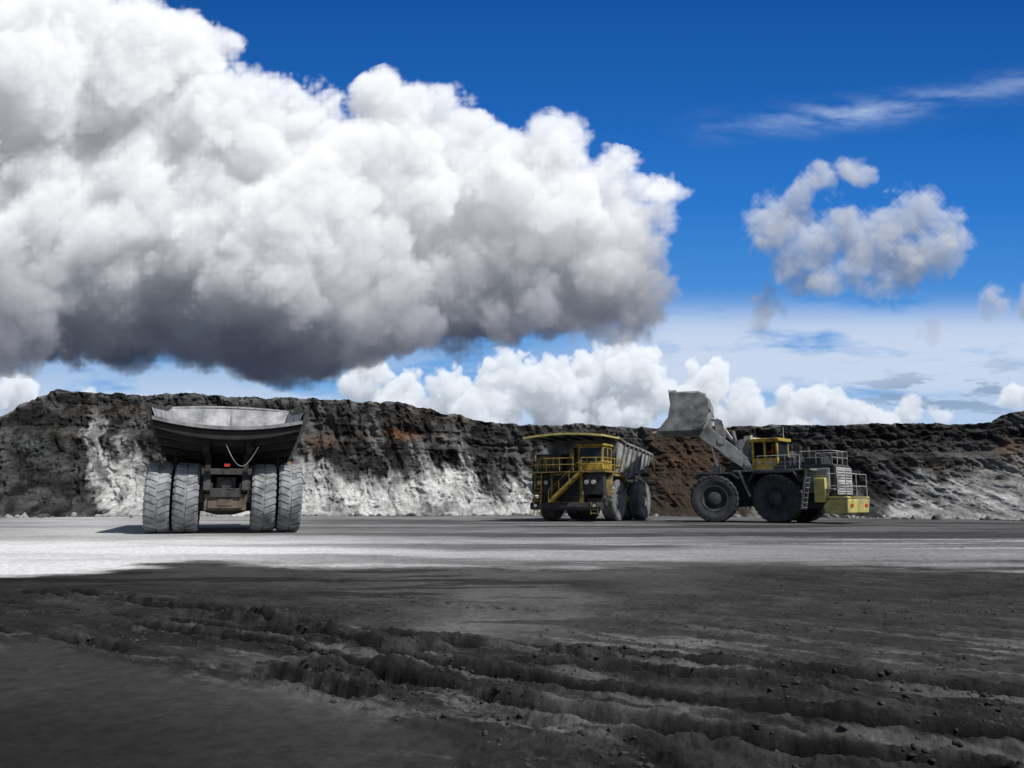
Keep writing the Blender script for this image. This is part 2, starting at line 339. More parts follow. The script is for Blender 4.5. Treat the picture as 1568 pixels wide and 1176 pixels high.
# ------------------------------------------------------------------ wheel loader
def loader(loc,rz):
    e=empty('wheel_loader',loc,rz)
    D=3.6
    for i,x in enumerate((-2.1,2.1)): tyre(e,'rear_tyre_%d'%(i+1),(x,0,1.78),D,1.25,'tyre_dark','tyre_dark',-1 if x<0 else 1,26)
    m=MB(); m.cyl((-2,0,1.78),(2,0,1.78),.5,n=18); m.prism([(-3.9,1.2),(-3.9,2.0),(3.2,2.3),(3.2,1.3),(1,.9),(-1.5,1.0)],-1.1,1.1)
    m.build('rear_frame','steel_dark',e,bevel=.04)
    m=MB(); m.prism([(-3.9,1.95),(-4.0,4.05),(-3.8,4.2),(.5,4.2),(.5,2.3)],-1.45,1.45); m.build('engine_hood','steel_dark',e,bevel=.06)
    m=MB(); m.box(-1.35,1.35,-4.07,-4.0,2.05,3.95)
    for sg in(-1,1): 
        m.box(sg*1.46,sg*1.52,-3.6,-1.9,2.2,3.9)
    m.build('rear_grille_frame','white_grey',e,bevel=.02)
    m=MB()
    for xa,xb in((-1.25,-.08),(.08,1.25)):
        for za in (2.15,3.1): m.box(xa,xb,-4.085,-4.072,za,za+.78)
    for za in(2.3,3.15): m.box(-1.535,-1.522,-3.45,-2.05,za,za+.65)
    m.build('grille_mesh','tyre_mid',e)
    m=MB()
    for xa,xb in((-1.25,-.08),(.08,1.25)):
        for za in (2.15,3.1):
            for k in range(4): m.box(xa,xb,-4.12,-4.09,za+.06+k*.19,za+.14+k*.19)
    for za in(2.3,3.15):
        for k in range(4): m.box(-1.56,-1.54,-3.45,-2.05,za+.04+k*.16,za+.11+k*.16)
    m.build('grille_slats','white_grey',e)
    m=MB(); m.prism([(-4.9,.75),(-5.0,1.7),(-3.6,1.7),(-3.2,1.2),(-3.4,.7)],-2.0,2.0); m.box(-2.0,-1.55,-5.0,-3.6,1.73,1.9); m.box(1.55,2.0,-5.0,-3.6,1.73,1.9)
    m.build('counterweight','yellow_pale',e,bevel=.06)
    m=MB(); m.box(-1.6,-1.1,-4.99,-4.93,1.2,1.4); m.box(1.1,1.6,-4.99,-4.93,1.2,1.4); m.build('rear_lamps','red',e)
    m=MB()
    m.box(-2.55,-1.46,-2.0,3.3,3.75,3.88); m.box(1.46,2.55,-2.0,3.3,3.75,3.88); m.box(-1.46,1.46,.55,3.6,3.75,3.88)
    m.box(-1.9,-1.46,-4.0,-2.0,2.35,2.45); m.box(1.46,1.9,-4.0,-2.0,2.35,2.45); m.box(-2,2,-4.95,-4.1,1.72,1.78)
    m.build('walkways','steel_grey',e,bevel=.02)
    m=MB(); m.rail([(-2.5,-1.9,3.88),(-2.5,1.3,3.88)],1.0,.026,1.2); m.rail([(2.5,-1.9,3.88),(2.5,3.2,3.88)],1.0,.026,1.3)
    m.rail([(-1.4,-1.5,4.2),(-1.4,-3.8,4.2),(1.4,-3.8,4.2),(1.4,-1.5,4.2)],.95,.026,1.0)
    m.rail([(-1.95,-3.6,1.78),(-1.95,-4.85,1.78),(1.95,-4.85,1.78)],1.7,.026,1.9)
    m.build('handrails','white_grey',e)
    m=MB(); m.box(-1.95,-1.55,-3.4,-2.6,1.5,3.2); m.build('side_cabinet','yellow_pale',e,bevel=.04)
    m=MB()
    for xx in(-2.75,-2.1):
        m.beam((xx,-2.0,1.0),(xx,-2.45,3.8),.05,.14)
    for k in range(8): z=1.1+.35*k; yy=-2.0-.45*(z-1.0)/2.8; m.box(-2.75,-2.1,yy-.12,yy+.12,z,z+.04)
    m.box(-2.75,-1.46,-2.75,-2.0,3.75,3.85)
    for k in range(7): m.box(-2.6,-2.1,1.9+k*.12,2.1+k*.12,2.0+k*.28,2.05+k*.28)
    m.beam((-2.6,1.9,1.9),(-2.6,2.8,3.8),.05,.18)
    m.build('access_ladder','steel_grey',e)
    m=MB()
    for x in(-.7,.7): m.cyl((x,-1.2,4.2),(x,-1.2,5.6),.16,n=14); m.cyl((x,-1.2,4.2),(x,-1.2,4.9),.24,n=14)
    m.box(-.9,.9,-2.8,-1.6,4.2,4.7); m.cyl((.9,-.2,4.2),(.9,-.2,5.9),.03,n=6); m.box(-1.2,-.2,-.6,.2,4.2,4.8)
    m.cyl((-.9,-3.0,4.2),(-.9,-3.0,5.6),.025,n=6)
    m.build('exhaust_stacks','steel_dark',e)
    m=MB()
    for sg in(-1,1): m.prism([(-2.0,3.0),(-1.5,3.72),(1.6,3.72),(2.1,3.0),(2.0,2.95),(1.5,3.6),(-1.4,3.6),(-1.9,2.95)],sg*1.5,sg*2.7)
    m.build('rear_fenders','steel_dark',e,bevel=.02)
    CX,CY=.25,1.55
    c=empty('cab',(CX,CY,3.88),0,e)
    m=MB(); m.box(-1.0,1.0,-1.05,1.05,0,.95)
    for x in(-.92,.92):
        for y in(-.97,.0,.97): m.box(x-.08,x+.08,y-.08,y+.08,.95,2.2)
    m.box(-1.12,1.12,-1.2,1.25,2.2,2.45); m.box(-.9,.9,-1.2,-1.05,.3,.8)
    m.build('cab_frame','yellow',c,bevel=.04)
    m=MB(); m.box(-.84,.84,-.99,-.95,.95,2.2); m.box(.9,.93,-.89,.89,.95,2.2); m.box(-.84,.84,.95,.99,.95,2.2)
    m.build('cab_glazing','glass',c)
    m=MB(); m.box(-.3,.3,-.55,.05,.9,1.05); m.box(-.3,.3,-.65,-.5,1.0,1.75); m.build('seat','steel_dark',c,bevel=.04)
    m=MB(); m.box(-1.0,1.0,-.95,1.4,-1.5,-.15); m.build('cab_support','steel_dark',e,bevel=.04).location=(CX,CY,3.88)
    m=MB(); m.cyl((-.9,1.1,2.45),(-.9,1.1,2.75),.12,n=10); m.box(-.7,.7,1.0,1.2,2.45,2.6); m.cyl((.7,-.8,2.45),(.7,-.8,3.4),.02,n=6); m.build('cab_roof_lamps','lampglass',c)
    f=empty('front_frame',(0,2.9,0),math.radians(27),e)
    g=empty('front_axle',(0,2.9,0),0,f)
    for i,x in enumerate((-2.1,2.1)): tyre(g,'front_tyre_%d'%(i+1),(x,0,1.78),D,1.25,'tyre_dark','tyre_dark',-1 if x<0 else 1,26)
    m=MB(); m.cyl((-2,0,1.78),(2,0,1.78),.5,n=18)
    m.prism([(-3.0,1.2),(-3.0,2.6),(-2.6,4.6),(-1.6,4.9),(-.9,4.0),(.9,2.6),(1.2,1.6),(.8,1.0)],-1.0,1.0)
    m.build('loader_tower','steel_dark',g,bevel=.05)
    m=MB()
    for sg in(-1,1):
        m.prism([(-2.75,4.2),(-2.5,4.85),(-1.6,5.75),(-.4,6.75),(.4,7.55),(.9,7.85),(1.4,7.5),(1.45,6.95),(.8,6.3),(-.2,5.6),(-1.4,4.6),(-2.3,3.95)],sg*1.15,sg*1.55)
    m.build('lift_arms','steel_grey',g,bevel=.04)
    m=MB(); m.cyl((-1.6,-.6,6.2),(1.6,-.6,6.2),.32,n=16); m.cyl((-1.7,-2.45,4.4),(1.7,-2.45,4.4),.22,n=16); m.cyl((-1.75,1.1,7.3),(1.75,1.1,7.3),.22,n=16)
    m.prism([(-1.0,6.6),(-.7,7.9),(-.3,8.1),(-.1,7.8),(-.2,6.4),(-.5,6.0)],-.3,.3); m.build('bellcrank_and_pins','steel_grey',g,bevel=.03)
    m=MB()
    for sg in(-1,1): m.cyl((sg*.85,.3,2.2),(sg*.95,-.2,4.3),.24,n=14)
    m.cyl((0,-2.2,5.0),(0,-1.4,6.4),.26,n=14)
    for x in(-.6,.6): m.beam((x,-2.4,4.8),(x,-2.0,6.3),.12,.5)
    m.box(-.5,.5,-2.9,-2.3,4.7,6.6); m.cyl((-.5,-1.9,5.0),(-.5,-1.5,7.0),.15,n=10)
    m.build('hydraulic_barrels','steel_grey',g)
    m=MB()
    for sg in(-1,1): m.cyl((sg*.95,-.2,4.3),(sg*1.05,.1,5.9),.12,n=12)
    m.cyl((0,-1.4,6.4),(0,-.5,7.8),.13,n=12); m.cyl((0,-.4,7.9),(0,1.1,8.4),.14,n=12)
    m.build('hydraulic_rods','chrome',g)
    m=MB()
    for sg in(-1,1): m.prism([(-1.9,3.3),(-1.3,3.75),(1.2,3.75),(1.6,3.4),(1.5,3.3),(1.1,3.62),(-1.2,3.62),(-1.8,3.2)],sg*1.5,sg*2.7)
    m.build('front_fenders','steel_dark',g)
    SH=-1.15
    prof=[(5.3,6.9),(2.6,6.95),(1.9,7.15),(1.5,7.6),(1.3,8.5),(1.35,9.25),(1.6,9.65),(2.1,9.85),(4.3,9.95)]
    inner=[(4.3,9.87),(2.12,9.75),(1.7,9.55),(1.48,9.2),(1.43,8.5),(1.62,7.66),(1.98,7.26),(2.64,7.07),(5.3,6.98)]
    prof=[(a+SH,b) for a,b in prof]; inner=[(a+SH,b) for a,b in inner]
    m=MB(); m.prism(prof+inner,-2.9,2.9)
    sp_=prof+[(4.2+SH,9.0),(4.4+SH,8.0)]
    for sg in(-1,1): m.prism(sp_,sg*2.9,sg*3.0)
    m.build('bucket','steel_grey',g,bevel=.03)
    m=MB()
    for k in range(10):
        x=-2.7+k*.6; m.prism([(a+SH,b) for a,b in [(1.9,7.05),(1.40,7.55),(1.16,8.5),(1.2,9.3),(1.45,9.5),(1.42,8.5),(1.58,7.6)]],x-.07,x+.07)
        m.prism([(a+SH,b) for a,b in [(1.6,9.6),(2.1,9.84),(3.6,9.90),(3.6,10.0),(2.1,10.0),(1.5,9.75)]],x-.05,x+.05)
    for k in range(9):
        x=-2.6+k*.65; m.prism([(a+SH,b) for a,b in [(5.1,6.82),(5.7,6.85),(5.7,6.9),(5.1,7.02)]],x-.12,x+.12)
    m.box(-3.0,3.0,1.15+SH,1.3+SH,8.5,8.65); m.box(-3.0,3.0,4.2+SH,4.3+SH,9.96,10.15)
    for k in range(14): m.box(-2.95+k*.44,-2.87+k*.44,3.7+SH,4.2+SH,9.95,10.1)
    m.build('bucket_ribs_and_teeth','white_grey',g)
    return e,c
le,lc=loader((20.9,58.4,0),math.radians(46))

def operator(world):
    me=bpy.data.meshes.new('machine_operator')
    V=[(0,0,0,.15),(0,.02,.25,.15),(0,.02,.48,.17),(0,.03,.58,.07),(0,.05,.66,.085),(0,.06,.78,.095),
       (-.2,.03,.5,.07),(-.25,.12,.25,.05),(-.2,.38,.28,.035),(-.18,.46,.29,.03),
       (.2,.03,.5,.07),(.25,.12,.25,.05),(.2,.38,.28,.035),(.18,.46,.29,.03),
       (-.1,.1,.0,.09),(-.14,.48,.02,.07),(-.14,.5,-.38,.05),(-.14,.62,-.42,.04),
       (.1,.1,.0,.09),(.14,.48,.02,.07),(.14,.5,-.38,.05),(.14,.62,-.42,.04)]
    E=[(0,1),(1,2),(2,3),(3,4),(4,5),(2,6),(6,7),(7,8),(8,9),(2,10),(10,11),(11,12),(12,13),(0,14),(14,15),(15,16),(16,17),(0,18),(18,19),(19,20),(20,21)]
    me.from_pydata([v[:3] for v in V],E,[]); ob=bpy.data.objects.new('machine_operator',me); COL.objects.link(ob)
    sk=ob.modifiers.new('skin','SKIN'); 
    for i,v in enumerate(V): me.skin_vertices[0].data[i].radius=(v[3],v[3])
    me.skin_vertices[0].data[0].use_root=True
    ob.modifiers.new('sub','SUBSURF').levels=1; me.materials.append(M['orange'])
    ob.matrix_world=world
    h=MB(); 
    prof=[(-.12,.0001),(-.10,.07),(-.04,.11),(.04,.11),(.10,.08),(.125,.0001)]
    h.lathe((0,0,0),prof,16); hd=h.build('head','skin',ob); hd.rotation_euler=(0,-math.pi/2,0); hd.location=(0,.06,.76)
    h=MB(); h.lathe((0,0,0),[(.02,.16),(.03,.13),(.10,.11),(.15,.0001)],16); hd=h.build('hard_hat','white_grey',ob); hd.rotation_euler=(0,-math.pi/2,0); hd.location=(0,.06,.78)
bpy.context.view_layer.update()
operator(lc.matrix_world@Matrix.Translation((0,-.3,1.15)))

# ------------------------------------------------------------------ terrain helpers
def dirpx(x,y):
    cx=(x-784)/F; cz=(588-y)/F; return cx, cp-cz*sp, sp+cz*cp
def gpt(x,y):
    d=dirpx(x,y); k=CH/(-d[2]); return (d[0]*k,d[1]*k)
def grid_mesh(name,X,Y,Z,C,mat,wrap=False):
    ny,nx=X.shape
    co=np.stack([X,Y,Z],-1).reshape(-1,3).astype(np.float32)
    me=bpy.data.meshes.new(name)
    i=np.arange(ny-1)[:,None]; j=np.arange(nx if wrap else nx-1)[None,:]; j2=(j+1)%nx
    q=np.stack([i*nx+j,i*nx+j2,(i+1)*nx+j2,(i+1)*nx+j],-1).reshape(-1,4)
    me.vertices.add(len(co)); me.vertices.foreach_set('co',co.ravel())
    me.loops.add(q.size); me.loops.foreach_set('vertex_index',q.ravel().astype(np.int32))
    me.polygons.add(len(q)); me.polygons.foreach_set('loop_start',np.arange(0,q.size,4,dtype=np.int32))
    me.update(calc_edges=True); me.validate()
    a=me.color_attributes.new('Col','FLOAT_COLOR','POINT')
    a.data.foreach_set('color',C.reshape(-1,4).astype(np.float32).ravel())
    me.shade_smooth()
    ob=bpy.data.objects.new(name,me); COL.objects.link(ob); me.materials.append(mat); return ob

TR=[([(-500,890),(0,908),(200,925),(420,955),(660,985),(1000,1012),(1300,1040),(1700,1080),(2100,1110)],.15,.10),
    ([(-500,900),(0,922),(200,945),(430,975),(660,1003),(1000,1036),(1300,1066),(1700,1108),(2100,1140)],.13,.06),
    ([(100,905),(330,935),(520,985),(640,1012),(900,1062),(1200,1098),(1568,1140),(1900,1175)],.15,.10),
    ([(200,960),(420,990),(600,1035),(760,1075),(1000,1120),(1300,1165),(1500,1190)],.13,.09),
    ([(-300,955),(50,972),(260,1012),(460,1045),(560,1070),(700,1110),(820,1160),(900,1230)],.10,.05),
    ([(430,1020),(640,1060),(900,1130),(1050,1190)],.12,.07),
    ([(800,1000),(1100,1045),(1400,1080),(1700,1115)],.10,.06),
    ([(1150,880),(1300,905),(1420,915),(1568,900)],.30,.02),
    ([(450,870),(560,905),(700,930),(800,935)],.3,.015)]
def trackfield(x,y):
    h=np.zeros_like(x); ch=np.zeros_like(x); dk=np.zeros_like(x)
    wob=(fbm(x/1.3,y/1.3,o=4)-.5)*.55
    br=.25+1.2*sst(fbm(x/1.2+31,y/1.2,o=3),.33,.58)
    bn=fbm(x/.12+3,y/.12,o=4,g=.6)
    for q,(pl,w,dep) in enumerate(TR):
        P=[gpt(*p) for p in pl]; best=np.full(x.shape,1e9); arc=np.zeros_like(x); acc=0
        for a,b in zip(P[:-1],P[1:]):
            ax,ay=a;bx,by=b;L2=(bx-ax)**2+(by-ay)**2; L=math.sqrt(L2)
            t=np.clip(((x-ax)*(bx-ax)+(y-ay)*(by-ay))/L2,0,1)
            d=np.hypot(x-ax-t*(bx-ax),y-ay-t*(by-ay)); k=d<best; best=np.where(k,d,best); arc=np.where(k,acc+t*L,arc); acc+=L
        d=np.abs(best+wob*.5)
        ins=(1-sst(d,w*.6,w*1.10))
        rut=-dep*ins+.012*ins*np.sign(np.sin(arc*26+d*14+wob*8))
        berm=dep*.45*np.exp(-((d-w*1.5)/(w*.6))**2)*(.4+1.3*bn)
        h+=(rut+berm)*br
        dk=np.maximum(dk,(1-sst(d,w*1.0,w*2.1))*br/1.4*min(1,dep/.05))
        ch=np.maximum(ch,(1-sst(d,w*1.6,w*4.2))*min(1,dep/.06))
    return h,ch,dk
ga=gpt(420,955); gb=gpt(1568,1100); gl=math.hypot(gb[0]-ga[0],gb[1]-ga[1]); gdx,gdy=(gb[0]-ga[0])/gl,(gb[1]-ga[1])/gl
def ground_fields(x,y):
    dep=np.maximum(y*cp-CH*sp,.3); up=-y*sp-CH*cp
    px=784+F*x/dep; py=588-F*up/dep
    px=np.where(y<1,784,px); py=np.where(y<1,2000,py)
    r=np.hypot(x,y)
    z=(fbm(x/9,y/9,o=3)-.5)*.08*sst(r,6,20)
    h,ch,dk=np.zeros_like(x),np.zeros_like(x),np.zeros_like(x)
    k=(r<26)&(y>0)
    hh,cc,dd=trackfield(x[k],y[k]); h[k]=hh; ch[k]=cc; dk[k]=dd
    wn=(fbm(x/2,y/2,o=4)-.5)
    leftchurn=sst(py,886,908)*(1-sst(px+wn*380,450,720))*(1-sst(py+wn*60,985,1020))
    br=sst(px*.30+py+wn*160,1170,1270)*sst(px,500,800)*(y>1)
    ch=np.clip(np.maximum(ch,np.maximum(leftchurn*.95,br*.8)),0,1)
    uu=x*gdx+y*gdy; vv=-x*gdy+y*gdx+(fbm(x/1.5,y/1.5,o=3)-.5)*.5
    rid=fbm(uu/.8,vv/.20,o=5,g=.62,rot=False); rid2=fbm(uu/1.5+40,vv/.28+7,o=6,g=.62,rot=False)
    clod=np.abs(fbm(x/.14,y/.14,o=4,g=.62)-.5)*2
    lump=fbm(x/.26+9,y/.26,o=4,g=.6)
    z=z+h*(1-sst(r,16,26))+ch*((.35-clod)*.045+(lump-.5)*.06+(rid-.5)*.10)*(1-.4*sst(r,8,18))
    z=z+(fbm(x/.3,y/.3,o=4,g=.6)-.5)*.009*(1-sst(r,20,40))
    n1=fbm(x/5+7,y/5,o=4); n2=fbm(x/.5,y/.5+9,o=5,g=.65); ns=fbm(x/12+3+y/30,y/3.0,o=6,g=.66); ns2=fbm(x/4+3,y/1.6,o=5,g=.65); n3=fbm(x/1.2+5,y/1.2,o=5,g=.65)
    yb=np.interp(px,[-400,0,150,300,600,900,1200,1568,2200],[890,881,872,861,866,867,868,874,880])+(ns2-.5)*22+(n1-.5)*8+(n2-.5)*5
    pale_sunlit=sst(yb-py,-4,5)*(y>1)  # cloud-shadow edge painted into ground colour, together with pale dust against coal
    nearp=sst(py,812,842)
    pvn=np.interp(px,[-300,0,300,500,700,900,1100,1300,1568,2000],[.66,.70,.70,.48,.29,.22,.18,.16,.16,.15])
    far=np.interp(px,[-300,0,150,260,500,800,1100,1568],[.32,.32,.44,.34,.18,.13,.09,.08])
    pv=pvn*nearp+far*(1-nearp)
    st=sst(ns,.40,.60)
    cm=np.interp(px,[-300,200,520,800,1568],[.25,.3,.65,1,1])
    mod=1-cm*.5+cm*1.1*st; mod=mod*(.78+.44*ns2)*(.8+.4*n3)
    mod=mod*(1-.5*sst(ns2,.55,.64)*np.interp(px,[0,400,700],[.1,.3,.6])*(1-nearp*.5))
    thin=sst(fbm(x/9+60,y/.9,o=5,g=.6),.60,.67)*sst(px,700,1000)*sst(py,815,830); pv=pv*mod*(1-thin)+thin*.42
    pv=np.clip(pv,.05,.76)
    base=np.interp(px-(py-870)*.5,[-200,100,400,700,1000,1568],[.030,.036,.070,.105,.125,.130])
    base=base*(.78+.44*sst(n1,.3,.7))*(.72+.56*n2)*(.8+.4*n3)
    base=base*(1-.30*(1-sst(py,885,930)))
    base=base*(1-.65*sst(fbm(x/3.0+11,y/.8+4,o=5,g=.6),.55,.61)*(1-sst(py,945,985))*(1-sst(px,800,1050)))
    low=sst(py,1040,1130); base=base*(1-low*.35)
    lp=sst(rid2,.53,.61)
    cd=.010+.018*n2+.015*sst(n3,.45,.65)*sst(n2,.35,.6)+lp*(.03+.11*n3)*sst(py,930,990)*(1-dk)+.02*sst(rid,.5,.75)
    cd=cd*(1-.55*sst(-h,.015,.05))  # rut shade painted in: churn colour darkens with rut depth
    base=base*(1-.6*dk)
    dark_shaded=base*(1-ch)+cd*ch  # near ground: coal tones with the cloud shade painted in
    v=dark_shaded*(1-pale_sunlit)+pv*pale_sunlit
    warm=(1-pale_sunlit)[...,None]*np.array([1.03,1.0,.975])+pale_sunlit[...,None]*np.array([1.0,1.0,1.01])
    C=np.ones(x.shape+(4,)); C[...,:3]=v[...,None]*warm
    return z,C,ch
A1=np.radians(np.concatenate([np.linspace(-180,-56,32,endpoint=False),np.linspace(-56,-40,50,endpoint=False),np.linspace(-40,40,1100,endpoint=False),np.linspace(40,56,50,endpoint=False),np.linspace(56,180,32,endpoint=False)]))
R1=np.concatenate([[0.01,.5,1,1.6,2.2],np.geomspace(2.8,4.2,20,endpoint=False),np.geomspace(4.2,18,620,endpoint=False),np.geomspace(18,110,260),np.geomspace(118,4200,24)])
AA,RR=np.meshgrid(A1,R1); GX=RR*np.sin(AA); GY=RR*np.cos(AA)
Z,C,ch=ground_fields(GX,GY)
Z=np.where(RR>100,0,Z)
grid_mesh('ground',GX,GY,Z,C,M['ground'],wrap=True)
print('ground',time.time()-T0)

# ------------------------------------------------------------------ highwall
pxs=np.concatenate([np.linspace(-2600,-120,90,endpoint=False),np.linspace(-120,1690,1130,endpoint=False),np.linspace(1690,4100,90)])
tn=(pxs-784)/F
Yb=np.interp(pxs,[-2600,-400,0,200,500,800,1000,1200,1400,1568,2000,4100],[30,62,75,80,86,88,85,79,71,65,55,22])
cy=np.interp(pxs,[-2600,-200,0,20,70,200,350,470,620,665,700,740,800,870,1000,1100,1300,1460,1520,1545,1600,2000,4100],
             [560,640,640,622,597,600,608,611,617,626,634,648,652,654,657,652,650,650,645,632,630,610,560])
crz=CH+ (768-cy)/F*1.0*(Yb+9)
tt=np.concatenate([np.linspace(-.03,1,200),1+np.geomspace(.01,40,22)])
PX,TTm=np.meshgrid(pxs,tt); TN=(PX-784)/F; YB=np.interp(PX,pxs,Yb); HZ=np.interp(PX,pxs,crz)
t1=np.clip(TTm,-.03,1)
q=np.interp(t1,[-.03,0,.38,.48,.62,.68,1],[-.08,0,.50,.60,.70,.82,1.0])
back=np.clip(TTm-1,0,None); Yd=YB+9*q+back*12
Zw=HZ*t1 + np.minimum(back,3)*.12 
WX=TN*(YB+9*q)+TN*back*12
s=WX
nA=fbm(s/5,Zw/3+5,o=5); nB=fbm(s/1.3+Zw*.30,Zw/4.5,o=5,g=.6); nC=fbm(s/.7,Zw/.7+8,o=5,g=.7); nD=fbm(s/2.4+50,Zw/1.6,o=5,g=.6); nE=fbm(s/.9+Zw*.5+30,Zw/2.6,o=5,g=.65)
big=fbm(s/14,Zw/9,Yd*0,o=3)-.5
gul=np.abs(fbm(s/2.0+Zw*.22,Zw/9,o=5,g=.58)-.5)*2
blk=np.abs(fbm(s/.9,Zw/.9,Yd/3,o=4,g=.62)-.5)*2
strat=np.abs(fbm(s/12,Zw/.9,o=3)-.5)
env=sst(t1,0,.12)
disp=(big*4.0*env+ (gul-.3)*1.5*env+(.4-blk)*1.0*(.35+.65*env)+(nC-.5)*.6+strat*1.2*sst(t1,.5,.62))*(1-.6*sst(back,0,1))
bul=np.exp(-((PX-1050)/60)**2)*(1-t1)*3.6
Yw=Yd-disp-bul
WXw=WX+(fbm(s/1.5+40,Zw/1.5,o=3)-.5)*.8*env
rough=(fbm(s/1.3,Yd/2,o=5,g=.6)-.5)*.8*sst(t1,.9,1.0)+(fbm(s/6,Yd/5+3,o=3)-.5)*.9*sst(t1,.8,1)
Zf=Zw+rough+(fbm(s/.8+5,Zw/.8,o=3)-.5)*.35*env
coal=.016+.036*sst(nC,.4,.65)+.09*sst(nA,.48,.68)*sst(nB,.42,.60)+.05*sst(nD,.52,.66)
topdust=.09*sst(t1,.93,1.0)*sst(nC,.4,.6)
ttop=np.interp(PX,[-400,60,105,122,165,200,235,300,465,600,700,770,830,850,1345,1365,1400,1470,1568,1900,2400],
               [.3,.0,.45,.76,.74,.66,.56,.48,.48,.46,.52,.46,.34,.0,.0,.25,.54,.46,.46,.4,.3])
lft=np.interp(t1,[0,.1,.7],[168,150,116])
W=sst(ttop-t1+(nB-.5)*.75+(nA-.5)*.40+(nC-.5)*.25,-.04,.20)
W=W*np.where(PX<330,sst(PX-lft+(nC-.5)*40+(nA-.5)*30,-6,12),1)
W=W*(1-.65*sst(nB,.55,.63)*sst(t1,.12,.35))*(1-.45*sst(nC,.57,.67))*(1-.5*sst(nD,.56,.65))*(1-.45*sst(nE,.54,.62))
W=W*np.where(PX>1300,.95-.5*sst(nA,.50,.6),1)
pre=sst(nB,.45,.60)*sst(.88-t1,0,.25)*np.interp(PX,[0,100,300,465,780,850,1000,1300,1400,1568],[.45,.35,.5,1.,.95,.6,.12,.25,.8,.9])
v=coal+topdust; v=v*(1-pre*.65)+(.08+.22*nC)*pre*.65
white=np.clip((.50+.44*nC)*(.72+.5*nA),0,.76)
Cw=np.ones(PX.shape+(4,))
base=v[...,None]*np.array([1.0,1.0,1.02]); 
warmn=(sst(fbm(s/9+21,Zw/1.6+3,o=5,g=.6),.52,.64)*sst(t1,.45,.6)*.5)[...,None]
base=base*(1-warmn)+warmn*base*np.array([1.2,1.0,.82])
brown=(np.exp(-((PX-1062)/80)**6)*(.55+.45*sst(nA,.25,.45)))[...,None]
base=base*(1-brown*.92)+brown*.92*(np.array([.066,.046,.031])*(.35+1.3*nC[...,None]))
def spot(cx,ct,rx,rt,col,k):
    global base
    mk=(np.exp(-((PX-cx)/rx)**2-((t1-ct)/rt)**2)*sst(nC,.38,.55)*k)[...,None]; base=base*(1-mk)+mk*np.array(col)
spot(612,.70,18,.05,(.36,.14,.05),.95); spot(590,.68,50,.05,(.14,.09,.06),.7); spot(490,.62,30,.06,(.17,.105,.065),.8); spot(1040,.6,40,.06,(.16,.085,.045),.7); spot(1545,.62,20,.09,(.24,.13,.07),.8); spot(1500,.5,90,.1,(.20,.17,.14),.7)
spot(50,.55,22,.10,(.14,.165,.16),.7); spot(1420,.7,60,.08,(.12,.12,.12),.5); spot(180,.85,70,.08,(.13,.10,.08),.5); spot(690,.72,16,.08,(.30,.31,.32),.6)
Cw[...,:3]=base*(1-W[...,None])+W[...,None]*white[...,None]*np.array([1.0,.998,.99])
grid_mesh('mine_highwall',WXw,Yw,Zf,Cw,M['wall'])
print('wall',time.time()-T0)

xs=np.linspace(-120,260,380); ys=np.linspace(0,70,60); HX,HY=np.meshgrid(xs,ys)
prof=np.exp(-((xs-38)/22)**2)*2.2+np.exp(-((xs-88)/26)**2)*2.6+np.exp(-((xs-160)/40)**2)*2.5
u=HY/70; hz=(19.6+prof+ (fbm(xs/9,xs*0,o=4)-.5)*2)[None,:]*np.sin(np.pi*np.clip(u*1.0,0,1))**.6+ (fbm(HX/5,HY/5,o=5)-.5)*2.5
Ch=np.ones(HX.shape+(4,)); Ch[...,:3]=(.18+.4*sst(fbm(HX/7,HY/7,o=5),.4,.6))[...,None]*np.array([1,.99,.97])
grid_mesh('spoil_hill',HX,HY+170,hz-2,Ch,M['wall'])

# ------------------------------------------------------------------ rubble
ic=bmesh.new(); bmesh.ops.create_icosphere(ic,subdivisions=2,radius=1); IV=np.array([v.co[:] for v in ic.verts]); IF=np.array([[v.index for v in f.verts] for f in ic.faces]); ic.free()
def scatter(name,P,S,mat,flat=.65):
    n=len(P); V=np.repeat(IV[None],n,0)
    off=rng.random((n,1,3))*50
    d=fbm(V[...,0]*1.6+off[...,0],V[...,1]*1.6+off[...,1],V[...,2]*1.6+off[...,2],o=3,g=.7)
    V=V*(.15+1.7*d)[...,None]; V=V*(.6+.8*rng.random((n,1,3))); V[...,2]*=flat
    a=rng.random(n)*6.28; c,s_=np.cos(a)[:,None],np.sin(a)[:,None]
    X=V[...,0]*c-V[...,1]*s_; Yy=V[...,0]*s_+V[...,1]*c
    V=np.stack([X,Yy,V[...,2]],-1)*S[:,None,None]+P[:,None,:]
    Fc=(IF[None]+np.arange(n)[:,None,None]*len(IV)).reshape(-1,3)
    me=bpy.data.meshes.new(name); me.vertices.add(n*len(IV)); me.vertices.foreach_set('co',V.astype(np.float32).ravel())
    me.loops.add(Fc.size); me.loops.foreach_set('vertex_index',Fc.ravel().astype(np.int32)); me.polygons.add(len(Fc)); me.polygons.foreach_set('loop_start',np.arange(0,Fc.size,3,dtype=np.int32))
    me.update(calc_edges=True); ob=bpy.data.objects.new(name,me); COL.objects.link(ob); me.materials.append(M[mat]); return ob
n=90000; r=rng.random(n)**.8*16+3.5; a=np.radians(rng.uniform(-42,42,n)); x=r*np.sin(a); y=r*np.cos(a)
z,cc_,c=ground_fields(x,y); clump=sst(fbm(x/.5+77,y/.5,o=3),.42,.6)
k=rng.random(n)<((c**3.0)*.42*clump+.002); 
S=.005+.022*rng.random(k.sum())**3.0
scatter('coal_rubble',np.stack([x[k],y[k],z[k]],-1),S,'clod')
n=2200; ppx=rng.uniform(-300,1900,n); yb=np.interp(ppx,pxs,Yb); yy=yb-np.abs(rng.normal(0,1.3,n))+1.0; xx=(ppx-784)/F*yy
S=.05+.38*rng.random(n)**5
